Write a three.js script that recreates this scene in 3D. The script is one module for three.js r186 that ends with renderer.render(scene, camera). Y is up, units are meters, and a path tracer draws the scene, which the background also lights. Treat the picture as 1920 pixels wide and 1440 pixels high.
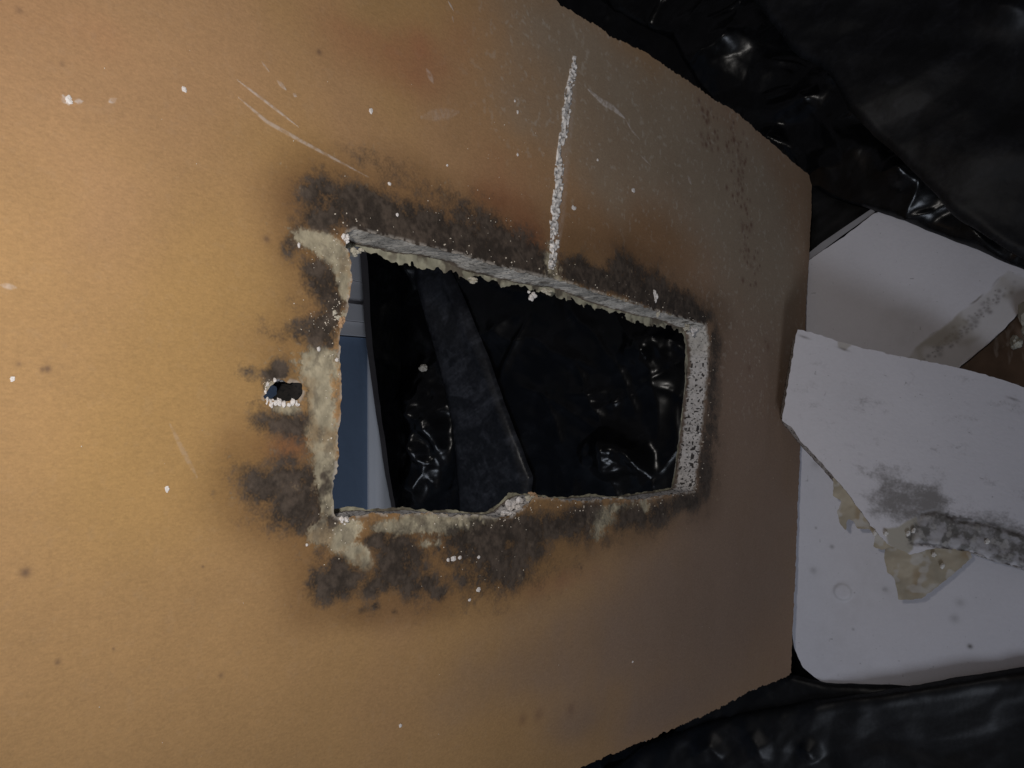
import * as THREE from 'three';
import { mergeGeometries } from 'three/addons/utils/BufferGeometryUtils.js';

// ---------------------------------------------------------------- camera, light, exposure
const scene = new THREE.Scene();
const camera = new THREE.PerspectiveCamera(51.08, 4 / 3, 0.02, 20);
const EYE = new THREE.Vector3(0, 0.5612, 0);
camera.position.copy(EYE);
camera.up.set(0, 0, 1);                                  // the phone is held on its side
camera.lookAt(EYE.clone().add(new THREE.Vector3(...[0.5000, -0.8660, 0.0000])));
scene.add(camera);
const renderer = new THREE.WebGLRenderer({ antialias: true });
renderer.toneMapping = THREE.LinearToneMapping;
renderer.toneMappingExposure = 1;
renderer.shadowMap.enabled = true;

scene.background = new THREE.Color().setRGB(0.046, 0.045, 0.051);   // the dim room around
scene.environmentIntensity = 1;
// the phone's own light, a little to one side of the lens
const flash = new THREE.SpotLight(new THREE.Color().setRGB(1, 0.95, 0.9), 0.14, 0, 0.92, 0.9, 2);
flash.position.set(0.026, 0.5612 + 0.015, 0.026);
flash.target.position.copy(EYE).add(new THREE.Vector3(0.60, -0.78, -0.02));
flash.castShadow = true; flash.shadow.radius = 0.25;
scene.add(flash, flash.target);
// a room lamp, high up and to one side
const lamp = new THREE.RectAreaLight(new THREE.Color().setRGB(0.78, 0.86, 1), 8, 0.5, 0.5);
lamp.position.set(-0.6, 1.0, -1.3); lamp.lookAt(0.2, 0, 0);
scene.add(lamp);

// ---------------------------------------------------------------- tools
let seed = 7;
const rnd = () => { seed = (seed * 1664525 + 1013904223) >>> 0; return seed / 4294967296; };
const rr = (a, b) => a + (b - a) * rnd();
const TAB = new Float32Array(4096), PERM = new Uint16Array(4096);
for (let i = 0; i < 4096; i++) { TAB[i] = rnd(); PERM[i] = i; }
for (let i = 4095; i > 0; i--) { const j = Math.floor(rnd() * (i + 1)), q = PERM[i]; PERM[i] = PERM[j]; PERM[j] = q; }
const hash = (i, j) => TAB[(PERM[(PERM[i & 4095] + j) & 4095] + i) & 4095];
function noise(x, y) {
  const i = Math.floor(x), j = Math.floor(y); let u = x - i, v = y - j;
  u = u * u * (3 - 2 * u); v = v * v * (3 - 2 * v);
  const a = hash(i, j), b = hash(i + 1, j), c = hash(i, j + 1), d = hash(i + 1, j + 1);
  return a + (b - a) * u + (c - a) * v + (a - b - c + d) * u * v;
}
function fbm(x, y, n = 4) {
  let s = 0, a = 0.5, t = 0;
  for (let k = 0; k < n; k++) { s += a * noise(x, y); t += a; a *= 0.55; const X = x * 1.62 - y * 1.18 + 17.3; y = x * 1.18 + y * 1.62 + 5.1; x = X; }
  return s / t;
}
const noise3 = (x, y, z) => { const k = Math.floor(z), f = z - k; const w = f * f * (3 - 2 * f); return noise(x + k * 37.7, y + k * 11.9) * (1 - w) + noise(x + (k + 1) * 37.7, y + (k + 1) * 11.9) * w; };
const fbm3 = (x, y, z) => 0.55 * noise3(x, y, z) + 0.3 * noise3(x * 2.1 + 9, y * 2.1, z * 2.1) + 0.15 * noise3(x * 4.3, y * 4.3 + 4, z * 4.3);
const clamp = (x, a = 0, b = 1) => Math.min(b, Math.max(a, x));
const sst = (a, b, x) => { const t = clamp((x - a) / (b - a)); return t * t * (3 - 2 * t); };
const lerp = (a, b, t) => a + (b - a) * t;
const mix3 = (c, d, t) => { c[0] += (d[0] - c[0]) * t; c[1] += (d[1] - c[1]) * t; c[2] += (d[2] - c[2]) * t; };
const toS = (c) => 255 * (c <= 0.0031308 ? 12.92 * c : 1.055 * Math.pow(c, 1 / 2.4) - 0.055);

// signed distance to a polygon (mm), negative inside
function polygon(p) {
  return (x, y) => {
    let d = 1e18, inside = false;
    for (let i = 0, j = p.length - 1; i < p.length; j = i++) {
      const ex = p[j][0] - p[i][0], ey = p[j][1] - p[i][1], wx = x - p[i][0], wy = y - p[i][1];
      const t = clamp((wx * ex + wy * ey) / (ex * ex + ey * ey)), dx = wx - ex * t, dy = wy - ey * t;
      d = Math.min(d, dx * dx + dy * dy);
      if ((p[i][1] > y) !== (p[j][1] > y) && x < ex * (y - p[i][1]) / ey + p[i][0]) inside = !inside;
    }
    return inside ? -Math.sqrt(d) : Math.sqrt(d);
  };
}
// distance to a polyline (mm); also how far along, 0..1
function polyline(p) {
  return (x, y) => {
    let d = 1e18, at = 0;
    for (let i = 0; i + 1 < p.length; i++) {
      const ex = p[i + 1][0] - p[i][0], ey = p[i + 1][1] - p[i][1], wx = x - p[i][0], wy = y - p[i][1];
      const t = clamp((wx * ex + wy * ey) / (ex * ex + ey * ey)), q = (wx - ex * t) ** 2 + (wy - ey * t) ** 2;
      if (q < d) { d = q; at = (i + t) / (p.length - 1); }
    }
    return [Math.sqrt(d), at];
  };
}
// soft blobs [x, y, rx, ry, strength] summed on a 1 mm raster, read back smoothly
function field(blobs, x0, y0, w, h) {
  const a = new Float32Array(w * h);
  for (const [bx, by, rx, ry, s] of blobs) {
    const i0 = Math.max(0, Math.floor(bx - rx * 2.2 - x0)), i1 = Math.min(w - 1, Math.ceil(bx + rx * 2.2 - x0));
    const j0 = Math.max(0, Math.floor(by - ry * 2.2 - y0)), j1 = Math.min(h - 1, Math.ceil(by + ry * 2.2 - y0));
    for (let j = j0; j <= j1; j++) for (let i = i0; i <= i1; i++) a[j * w + i] += s * Math.exp(-1.1 * (((i + x0 - bx) / rx) ** 2 + ((j + y0 - by) / ry) ** 2));
  }
  return (x, y) => {
    x = clamp(x - x0, 0, w - 1.001); y = clamp(y - y0, 0, h - 1.001);
    const i = Math.floor(x), j = Math.floor(y), u = x - i, v = y - j, k = j * w + i;
    const s = (a[k] * (1 - u) + a[k + 1] * u) * (1 - v) + (a[k + w] * (1 - u) + a[k + w + 1] * u) * v;
    return 1 - Math.exp(-1.4 * s);
  };
}
// a function read once on a 1 mm raster and smoothly between
function raster(fn, x0, y0, w, h) {
  const a = new Float32Array(w * h);
  for (let j = 0; j < h; j++) for (let i = 0; i < w; i++) a[j * w + i] = fn(x0 + i, y0 + j);
  return (x, y) => {
    x = clamp(x - x0, 0, w - 1.001); y = clamp(y - y0, 0, h - 1.001);
    const i = Math.floor(x), j = Math.floor(y), u = x - i, v = y - j, k = j * w + i;
    return (a[k] * (1 - u) + a[k + 1] * u) * (1 - v) + (a[k + w] * (1 - u) + a[k + w + 1] * u) * v;
  };
}
// round mould colonies [x, y, r, strength] with a paler middle, on a half-millimetre raster
function raster2(list, x0, y0, w, h) {
  w *= 2; h *= 2; const a = new Float32Array(w * h);
  for (const [x, y, r, s] of list) {
    const cx = (x - x0) * 2, cy = (y - y0) * 2, R = r * 2 * 1.5;
    for (let j = Math.max(0, Math.floor(cy - R)); j <= Math.min(h - 1, cy + R); j++) for (let i = Math.max(0, Math.floor(cx - R)); i <= Math.min(w - 1, cx + R); i++) {
      const d = Math.hypot(i - cx, j - cy) / (2 * r), v = s * (sst(1.4, 0.7, d) - 0.35 * sst(0.45, 0.05, d)); if (v > a[j * w + i]) a[j * w + i] = v;
    }
  }
  return (x, y) => {
    x = clamp((x - x0) * 2, 0, w - 1.001); y = clamp((y - y0) * 2, 0, h - 1.001);
    const i = Math.floor(x), j = Math.floor(y), u = x - i, v = y - j, k = j * w + i;
    return (a[k] * (1 - u) + a[k + 1] * u) * (1 - v) + (a[k + w] * (1 - u) + a[k + w + 1] * u) * v;
  };
}
// the region where sd < 0, cut out of a grid of square cells: a top sheet with heights z(x, y, sd), and its rims
function sheet(sd, [x0, y0, x1, y1], cell, z = () => 0, uvScale = 0.001, uvFrom = [0, 0]) {
  const nx = Math.ceil((x1 - x0) / cell) + 1, ny = Math.ceil((y1 - y0) / cell) + 1;
  const val = new Float32Array(nx * ny), id = new Int32Array(nx * ny).fill(-1), pos = [], uv = [], idx = [], next = new Map(), cut = new Map();
  for (let j = 0; j < ny; j++) for (let i = 0; i < nx; i++) { const v = sd(x0 + i * cell, y0 + j * cell); val[j * nx + i] = v === 0 ? 1e-6 : v; }
  const put = (x, y, d) => { pos.push(x * 0.001, y * 0.001, z(x, y, d) * 0.001); uv.push((x - uvFrom[0]) * uvScale, (y - uvFrom[1]) * uvScale); return pos.length / 3 - 1; };
  const corner = (k) => id[k] >= 0 ? id[k] : (id[k] = put(x0 + (k % nx) * cell, y0 + Math.floor(k / nx) * cell, val[k]));
  const edge = (a, b) => {
    const k = Math.min(a, b) * 4 + (Math.abs(a - b) === 1 ? 0 : 1);
    if (cut.has(k)) return cut.get(k);
    const t = clamp(val[a] / (val[a] - val[b]), 0.02, 0.98), ax = x0 + (a % nx) * cell, ay = y0 + Math.floor(a / nx) * cell, bx = x0 + (b % nx) * cell, by = y0 + Math.floor(b / nx) * cell;
    const v = put(ax + (bx - ax) * t, ay + (by - ay) * t, 0); cut.set(k, v); return v;
  };
  for (let j = 0; j + 1 < ny; j++) for (let i = 0; i + 1 < nx; i++) {
    const c = [j * nx + i, j * nx + i + 1, (j + 1) * nx + i + 1, (j + 1) * nx + i];
    const ring = []; let out = -1;
    for (let q = 0; q < 4; q++) {
      const a = c[q], b = c[(q + 1) % 4];
      if (val[a] < 0) ring.push(corner(a));
      if ((val[a] < 0) !== (val[b] < 0)) { const e = edge(a, b); ring.push(e); }
    }
    for (let q = 1; q + 1 < ring.length; q++) idx.push(ring[0], ring[q], ring[q + 1]);
    if (ring.length > 1) {
      const isCut = (v) => !c.some((k) => id[k] === v);
      for (let q = 0; q < ring.length; q++) { const a = ring[q], b = ring[(q + 1) % ring.length]; if (ring.length > 2 && isCut(a) && isCut(b) && !next.has(a)) { next.set(a, b); } }
    }
  }
  const loops = [], seen = new Set();
  for (const s of next.keys()) {
    if (seen.has(s)) continue;
    const l = []; let v = s;
    while (v !== undefined && !seen.has(v)) { seen.add(v); l.push(v); v = next.get(v); }
    if (l.length > 10) loops.push(l.map((k) => [pos[3 * k] * 1000, pos[3 * k + 1] * 1000, pos[3 * k + 2] * 1000]));
  }
  const g = new THREE.BufferGeometry();
  g.setAttribute('position', new THREE.Float32BufferAttribute(pos, 3)); g.setAttribute('uv', new THREE.Float32BufferAttribute(uv, 2)); g.setIndex(idx);
  g.computeVertexNormals();
  return { g, loops };
}
// the broken side of a board along a rim: rough in both directions
function side(loop, thick, rows, amp, freq, tint, slope, inset = 0.1) {
  const n = loop.length, pos = [], uv = [], col = [], idx = []; let arc = 0;
  const soft = loop.map((_, i) => { let x = 0, y = 0; for (let q = -7; q <= 7; q++) { const v = loop[(i + q + 7 * n) % n]; x += v[0] / 15; y += v[1] / 15; } return [x, y]; });
  for (let i = 0; i <= n; i++) {
    const p = loop[i % n], s2 = soft[i % n], a = soft[(i + n - 1) % n], b = soft[(i + 1) % n];
    let tx = b[0] - a[0], ty = b[1] - a[1]; const l = Math.hypot(tx, ty) || 1; tx /= l; ty /= l;
    if (i) { const q = loop[i - 1]; arc += Math.hypot(p[0] - q[0], p[1] - q[1]); }
    for (let k = 0; k <= rows; k++) {
      const h = thick * k / rows, o = k === 0 ? inset : inset - (slope ? slope(p[0], p[1]) * k / rows : 0) + amp * (fbm3(p[0] * freq + 31, p[1] * freq + 7, h * freq + 3) - 0.5) * 2 * Math.min(1, k / 2);
      const w = Math.min(1, k / 3); pos.push((lerp(p[0], s2[0], w) - ty * o) * 0.001, (lerp(p[1], s2[1], w) + tx * o) * 0.001, (p[2] - 0.05 - h) * 0.001);
      uv.push((slope && slope(p[0], p[1]) > 0.15 ? 0.52 : 0.02) + 0.46 * tri(arc * 0.025), k / rows);
      const c = tint ? tint(p[0], p[1], k / rows) : [1, 1, 1]; col.push(c[0], c[1], c[2]);
    }
  }
  const r = rows + 1;
  for (let i = 0; i < n; i++) for (let k = 0; k < rows; k++) { const a = i * r + k, b = a + r; idx.push(a, a + 1, b, b, a + 1, b + 1); }
  const g = new THREE.BufferGeometry();
  g.setAttribute('position', new THREE.Float32BufferAttribute(pos, 3)); g.setAttribute('uv', new THREE.Float32BufferAttribute(uv, 2)); g.setAttribute('color', new THREE.Float32BufferAttribute(col, 3));
  g.setIndex(idx); g.computeVertexNormals();
  return g;
}
// a texture from a function that fills an RGB triple (linear) or a grey value
function colourMap(w, h, fn, wrap = THREE.ClampToEdgeWrapping) {
  const d = new Uint8Array(w * h * 4), c = [0, 0, 0];
  for (let j = 0, k = 0; j < h; j++) for (let i = 0; i < w; i++, k += 4) { fn((i + 0.5) / w, (j + 0.5) / h, c); d[k] = toS(clamp(c[0])); d[k + 1] = toS(clamp(c[1])); d[k + 2] = toS(clamp(c[2])); d[k + 3] = 255; }
  return finish(new THREE.DataTexture(d, w, h), wrap, true);
}
function greyMap(w, h, fn, wrap = THREE.ClampToEdgeWrapping) {
  const d = new Uint8Array(w * h * 4);
  for (let j = 0, k = 0; j < h; j++) for (let i = 0; i < w; i++, k += 4) { d[k] = d[k + 1] = d[k + 2] = 255 * clamp(fn((i + 0.5) / w, (j + 0.5) / h)); d[k + 3] = 255; }
  return finish(new THREE.DataTexture(d, w, h), wrap, false);
}
function finish(t, wrap, srgb) {
  t.wrapS = t.wrapT = wrap; t.magFilter = THREE.LinearFilter; t.minFilter = THREE.LinearFilter; if (srgb) t.colorSpace = THREE.SRGBColorSpace; t.needsUpdate = true; return t;
}
const lin = (r, g, b) => new THREE.Color().setRGB(r, g, b);
const std = (o) => new THREE.MeshStandardMaterial({ side: THREE.DoubleSide, roughness: 0.9, ...o });
function part(name, geometry, material, parent, label) {
  const m = new THREE.Mesh(geometry, material); m.name = name; m.castShadow = m.receiveShadow = true;
  if (label) m.userData.label = label;
  parent.add(m); return m;
}
function thing(name, label, category, frame, group) {
  const o = new THREE.Group(); o.name = name; o.userData = { label, category };
  if (group) o.userData.group = group;
  if (frame) {
    o.position.set(...frame.o);
    o.quaternion.setFromRotationMatrix(new THREE.Matrix4().makeBasis(new THREE.Vector3(...frame.x), new THREE.Vector3(...frame.y), new THREE.Vector3(...frame.z)));
  }
  scene.add(o); return o;
}
function solo(name, label, category, frame, geometry, material) {   // a thing that is one piece
  const o = thing(name, label, category, frame), m = new THREE.Mesh(geometry, material);
  scene.remove(o); m.name = name; m.userData = o.userData; m.position.copy(o.position); m.quaternion.copy(o.quaternion); m.castShadow = m.receiveShadow = true;
  scene.add(m); return m;
}
// things that lie flat: x runs from the wall towards the viewer, y along the wall, z up; heights in mm
const flat = (h = 0) => ({ o: [0, h * 0.001, 0], x: [-1, 0, 0], y: [0, 0, 1], z: [0, 1, 0] });
const bounds = (p, m = 3) => [Math.min(...p.map((q) => q[0])) - m, Math.min(...p.map((q) => q[1])) - m, Math.max(...p.map((q) => q[0])) + m, Math.max(...p.map((q) => q[1])) + m];
// a small broken lump, sizes in mm
function lump(x, y, z, sx, sy, sz, k, detail = 2) {
  const g = new THREE.IcosahedronGeometry(1, detail), p = g.attributes.position;
  for (let i = 0; i < p.count; i++) {
    const a = p.getX(i), b = p.getY(i), c = p.getZ(i), r = 0.35 + 1.2 * fbm3(a * 2.1 + k * 3.1, b * 2.1 + k, c * 2.1 + 9);
    p.setXYZ(i, (x + a * r * sx) * 0.001, (y + b * r * sy) * 0.001, (z + c * r * sz) * 0.001);
  }
  g.computeVertexNormals(); return g;
}

// ---------------------------------------------------------------- the floor, the wall behind, its skirting and the door trim
const floorG = new THREE.BoxGeometry(1.6, 0.02, 1.6);
const ground = part('floor', floorG, std({ color: lin(0.12, 0.1, 0.09) }), scene); ground.position.set(0.4386 - 0.8 + 0.02, -0.016, 0); ground.userData = { kind: 'structure' };
const trimPaint = std({ color: lin(0.85, 0.84, 0.84), roughness: 0.45 });
const wallPaint = greyMap(512, 512, (u, v) => 0.5 + 0.5 * (fbm(u * 60, v * 60, 3) - 0.5), THREE.RepeatWrapping);
const WALL = [[-52.1,38.8], [-52.1,229.2], [-128.8,-7.9], [-32.6,-36.2]];     // heights are negative here
const wallX = 0.4386 + 0.008, jamb = WALL[0][1] * 0.001;
{
  const g = new THREE.BoxGeometry(0.06, 0.62, jamb + 0.6); g.translate(0.03, 0.31, (jamb - 0.6) / 2);
  g.translate(wallX, 0, 0);
  solo('wall', 'blue painted wall seen through the cut-out behind the board', 'wall', null, g, std({ color: lin(0.20, 0.27, 0.38), roughness: 0.6, bumpMap: wallPaint, bumpScale: 0.0008 }));
  const hgt = -WALL[3][0] * 0.001, s = new THREE.Shape();
  s.moveTo(0, 0); s.lineTo(-0.010, 0); s.lineTo(-0.010, hgt - 0.011); s.quadraticCurveTo(-0.010, hgt - 0.004, -0.005, hgt - 0.002); s.lineTo(-0.002, hgt); s.lineTo(0, hgt);
  const e = new THREE.ExtrudeGeometry(s, { depth: jamb + 0.6, bevelEnabled: false }); e.translate(0, 0, -0.6);
  e.translate(wallX, 0, 0);
  solo('skirting_board', 'white skirting board at the foot of the blue wall', 'skirting board', null, e, trimPaint);
  const d = thing('door_trim', 'grey white moulded door trim beside the blue wall, top left in the cut-out', 'door trim');
  d.position.set(wallX, 0, jamb);
  const strip = (name, z0, z1, dx) => { const q = new THREE.BoxGeometry(0.05 + dx, 0.62, z1 - z0); q.translate(0.025 - dx / 2, 0.31, (z0 + z1) / 2); part(name, q, std({ color: lin(0.75, 0.73, 0.73), roughness: 0.5 }), d); };
  strip('moulding', 0.001, 0.012, 0.007); strip('moulding', 0.0125, 0.026, 0.011); strip('moulding', 0.0265, 0.045, 0.008); strip('casing', 0.0455, 0.25, 0.010);
}

// ---------------------------------------------------------------- black plastic sheeting
const dustMap = (amount, s, size) => colourMap(1024, 1024, (u, v, c) => {      // size: mm covered by the map
  const x = u * size * 0.06, y = v * size * 0.06, w = fbm(x * 0.4 + s, y * 0.4, 4);
  const cloud = sst(0.40, 0.72, fbm(x * 1.6 + 3 * w + s, y * 1.6 + 3 * w, 5)), smear = sst(0.5, 0.75, fbm(x * 0.5 + y * 0.3 + s, y * 4.5 - x * 2.6, 4)), fine = fbm(x * 9 + s, y * 9, 3);
  let k = amount * (0.4 + 0.45 * cloud + 0.45 * smear * cloud) * (0.5 + fine);
  const sp = noise(x * 19 + s, y * 19); if (sp > 0.965) k += 0.35 * amount * (sp - 0.965) / 0.035 * (0.3 + cloud);
  c[0] = 0.0016 + 0.0207 * k; c[1] = 0.0016 + 0.0214 * k; c[2] = 0.0017 + 0.0248 * k;
}, THREE.MirroredRepeatWrapping);
const filmBump = greyMap(1024, 1024, (u, v) => { const x = u * 30, y = v * 30; return 0.5 + 0.35 * (fbm(x, y, 4) - 0.5) + 0.3 * (fbm(x * 4 + 5, y * 4, 3) - 0.5); }, THREE.MirroredRepeatWrapping);
const cleanDust = dustMap(0.28, 3, 900), greyDust = dustMap(0.5, 31, 400);
const film = (map, roughness, bump) => new THREE.MeshPhysicalMaterial({ side: THREE.DoubleSide, map, roughness, bumpMap: filmBump, bumpScale: bump, specularIntensity: 0.65 });
const glossy = film(cleanDust, 0.25, 0.0003), dusty = film(greyDust, 0.5, 0.0004);
// height of a sheet: bumps [x, y, rx, ry, mm], and sharp creases along polylines
const relief = (bumps, creases) => {
  const cr = creases.map(([p, h, w, e = 1.4]) => [polyline(p), h, w, bounds(p, w + 1), e]);
  return (x, y) => {
    let z = 0;
    for (const [bx, by, rx, ry, h] of bumps) { const q = ((x - bx) / rx) ** 2 + ((y - by) / ry) ** 2; if (q < 6) z += h * Math.exp(-q); }
    for (const [d, h, w, b, e] of cr) { if (x < b[0] || y < b[1] || x > b[2] || y > b[3]) continue; const [q, at] = d(x, y); if (q < w) z += h * Math.pow(1 - q / w, e) * Math.sin(Math.PI * clamp(at, 0.02, 0.98)) ** 0.5; }
    return z;
  };
};
const crumple = (x, y, f, a) => { const w = fbm(x * f * 0.5 + 4, y * f * 0.5, 3) * 2; return a * (Math.abs(fbm(x * f + w, y * f - w, 3) - 0.5) * -2 + Math.abs(noise(x * f * 0.6 - w + 50, y * f * 0.6 + 20) - 0.5)); };
// crisp random folds: long bent lines in a few directions, each only in places
const folds = (x, y, s, period, a) => {
  let z = 0;
  for (let k = 0; k < 4; k++) {
    const t = s + k * 0.83, w = fbm(x * 0.011 + k * 7 + s, y * 0.011, 3), q = x * Math.cos(t) + y * Math.sin(t) + 55 * (w - 0.5) + k * 13, p = period * (0.7 + 0.25 * k), i = Math.floor(q / p), f = Math.abs(q / p - i - 0.5) * 2;
    const on = sst(0.5, 0.72, noise(i * 7.3 + k * 19 + s, (x * Math.sin(t) - y * Math.cos(t)) * 0.022));
    z += a * on * Math.pow(1 - f, 5);
  }
  return z;
};
// flat facets that meet in sharp creases, as thin film has when it has been crushed
const facets = (x, y, s, size, slope) => {
  let z = 0;
  const wx = 0.5 * size * (fbm(x * 0.9 / size + s, y * 0.9 / size, 2) - 0.5), wy = 0.5 * size * (fbm(x * 0.9 / size, y * 0.9 / size + s + 9, 2) - 0.5);
  for (let k = 0; k < 5; k++) {
    const t = s * 1.7 + k * 2.4, p = size * Math.pow(0.72, k), q = (x + wx) * Math.cos(t) / p + (y + wy) * Math.sin(t) / p + k * 0.37 + s, f = q - Math.floor(q), on = sst(0.35, 0.6, noise(x * 0.8 / p + k * 5 + s, y * 0.8 / p));
    z += on * slope * p * Math.abs(f - 0.5);
  }
  return z;
};
const curl = (d, w, h) => d > -w ? -h * (1 - Math.sqrt(1 - (1 + d / w) ** 2)) : 0;

{ // the sheet on the floor, seen through the cut-out
  const out = [...[[-437.8,242], [-437.2,9.3], [-433.1,-167], [-425.6,-313.8]], [360, -420], [360, 420], [-420, 420]];
  const lab = thing('plastic_sheet', 'black plastic sheet on the floor, seen through the cut-out beside the skirting board', 'plastic sheet', flat(4));
  const rl = relief([[-408.5,-22.8,14.6,22.8,12], [-402.9,-59,13.4,13.6,9], [-417,-84.8,13.7,11.9,9], [-425.6,-13.8,11.5,7.4,6], [-393.5,-36.1,7.7,13.5,8], [-230.1,-51.6,19.1,13.5,12], [-238.7,-43.9,8.6,8,6], [-209.2,27.3,24.6,15.6,8], [-417,100.9,14.8,7.3,6], [-107.9,192.2,24,9.3,10]],
    [[[[-409.7,13.7], [-419.9,-4.6], [-430.2,-11.6], [-422.7,-32.2], [-411.3,-50.2]], 4, 10], [[[-410.2,9.1], [-413.6,-18.3], [-405.7,-40.9], [-410.2,-68.4], [-419.3,-94.2]], 9.5, 13, 1], [[[-391.3,-9], [-388.1,-31.4], [-384.8,-58.2]], 6.5, 9, 1], [[[-243,-32.1], [-235.2,-47.8], [-239.5,-71.9]], 7, 16, 1], [[[-219.6,-43.2], [-211.3,-58.5], [-204.3,-69.8]], 5.5, 13, 1], [[[-427.3,115.5], [-419.9,98.8], [-412.5,80]], 8, 11, 1], [[[-409.7,13.7], [-397.4,-27.1], [-388.1,-49.4], [-386.4,-58.3]], 5, 9], [[[-389.1,-58.4], [-402.9,-77.2], [-414.2,-96.1]], 5, 9], [[[-425.6,-73.8], [-405.7,-63.7], [-389.1,-66.5]], 3, 8], [[[-254,-40.4], [-255.3,-52.6], [-252.7,-64.6]], 4, 9], [[[-230.1,-43.6], [-217.5,-51], [-207.2,-64.2]], 5, 10], [[[-243,-66.1], [-225.9,-63.2], [-207.2,-64.2]], 3, 9],
      [[[-302.3,58.9], [-314.3,38.2], [-326.6,17.1], [-332.6,3.4]], 3, 7], [[[-274.2,-8.2], [-256.2,-8.1], [-238.7,-6]], 2.5, 7], [[[-234.4,-19.9], [-232.2,-9.9], [-223.8,-5.9]], 2.5, 6], [[[-215.4,34.5], [-207.2,33.1], [-193,37.7]], 4, 9], [[[-217.5,31.4], [-205.1,11.6], [-199,-15.4], [-199,-42.5]], 3, 14], [[[-158.2,121.1], [-139.7,118], [-121.8,118.3], [-101.1,123.1]], 5, 12]]);
  const rough = relief([[-408.5,-36.5,25.3,50.1,1], [-230.1,-53.5,25.5,15.9,1], [-205.1,23.3,20.4,15.5,0.7]], []);
  const sd = polygon(out), zz = (x, y, d) => rl(x, y) + Math.min(1, rough(x, y)) * (crumple(x, y, 0.06, 2) + facets(x, y, 0.7, 26, 0.30)) + facets(x, y, 2.3, 60, 0.05) * sst(-120, -170, x) + folds(x, y, 0.4, 42, 2.2) * sst(-120, -170, x) + 0.8 * (fbm(x * 0.06, y * 0.06, 3) - 0.5) + curl(d, 5, 2);
  part('sheet', sheet(sd, [-440, -300, 360, 330], 1.8, zz, 1 / 900, [-450, -450]).g, glossy, lab);
  // its edge is turned up against the skirting board and ends in a paler hem
  const edge = [[-73.5,143.9], [-62.7,122.4], [-57.5,111.5], [-54.9,99.8], [-53.6,82.6], [-51.6,52.3], [-48.9,30.6], [-44.2,6.6], [-38.7,-19.9], [-32.5,-49.1], [-25.5,-81.1], [-17.6,-111.5], [-11.7,-133]];
  const up = [...edge, ...[[-6.5,-133.9], [-8.8,-50.6], [-8.8,55.2], [-8.8,156.5]]], g1 = sheet(polygon(up), bounds(up), 1.2, (x, y) => 1 + crumple(x, y, 0.03, 1.2) - 0.12 * Math.min(0, 0), 1 / 300).g;
  const hem = [...[[-79.7,142.6], [-70.4,121.1], [-64,110.6], [-61.4,98.9], [-60.1,81.9], [-58.2,51.8], [-54.9,30.4], [-50.2,6.5], [-44.2,-19.8], [-37.4,-48.8], [-29.7,-80.7], [-21.2,-111], [-15.4,-132.4]], ...edge.slice().reverse().map(([x, y]) => [x + 1.5, y])];
  const g2 = sheet(polygon(hem), bounds(hem), 1.0, (x, y) => 2 + crumple(x, y, 0.03, 1)).g;
  const V = { o: [0.4306, 0.0000, 0.0000], x: [0.0000, -1.0000, 0.0000], y: [0.0000, 0.0000, 1.0000], z: [-1.0000, 0.0000, 0.0000] }, mV = new THREE.Matrix4().makeBasis(new THREE.Vector3(...V.x), new THREE.Vector3(...V.y), new THREE.Vector3(...V.z)).setPosition(...V.o);
  mV.premultiply(new THREE.Matrix4().compose(lab.position, lab.quaternion, new THREE.Vector3(1, 1, 1)).invert());
  part('turned_up_edge', g1.applyMatrix4(mV), film(cleanDust, 0.35, 0.0002), lab);
  part('hem', g2.applyMatrix4(mV), std({ color: lin(0.10, 0.09, 0.09), roughness: 0.5 }), lab);
  const band = [[-435,147.7], [-424.6,114.6], [-416.1,91.1], [-406.5,63.3], [-395.5,31.4], [-385.7,0], [-379.2,-26.6], [-374.9,-48.6], [-371.7,-74.9], [-369.6,-105.6], [-365.4,-157.9], [-285.5,-148.3], [-304.3,-100.4], [-301,-73], [-311.5,-48.4], [-323.7,-21.2], [-341.2,21.5], [-355,50], [-366.5,74.6], [-381.3,99.9], [-407.7,144.8]];
  const bl = relief([], [[[[-402.1,126.2], [-374.9,70.7], [-346.3,13], [-328.7,-29.8], [-316.4,-59.1], [-304.3,-100.4]], 1.2, 5], [[[-414.4,113.7], [-402.1,72.1], [-385.7,26.7]], 2, 12]]);
  const sdB = polygon(band);
  part('folded_band', sheet((x, y) => sdB(x, y) + 0.8 * (noise(x * 0.08, y * 0.08) - 0.5), bounds(band), 1.6, (x, y, d) => 7.5 + bl(x, y) + curl(d, 7, 4) + 1.5 * (fbm(x * 0.03, y * 0.03, 3) - 0.5), 1 / 400, [100, -200]).g, film(dustMap(2.1, 77, 400), 0.32, 0.0003), lab, 'dusty folded band of the plastic, lying across the sheet');
}
function blackSheet(name, label, outline, h, cell, zf, mat, uv = 400) {
  const sd = polygon(outline);
  return solo(name, label, 'plastic sheet', flat(h), sheet((x, y) => sd(x, y) + 1.6 * (fbm(x * 0.09, y * 0.09, 3) - 0.5), bounds(outline), cell, zf, 1 / uv, [-250, h > 30 && outline[0][1] < 0 ? -380 : -30]).g, mat);
}
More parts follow.
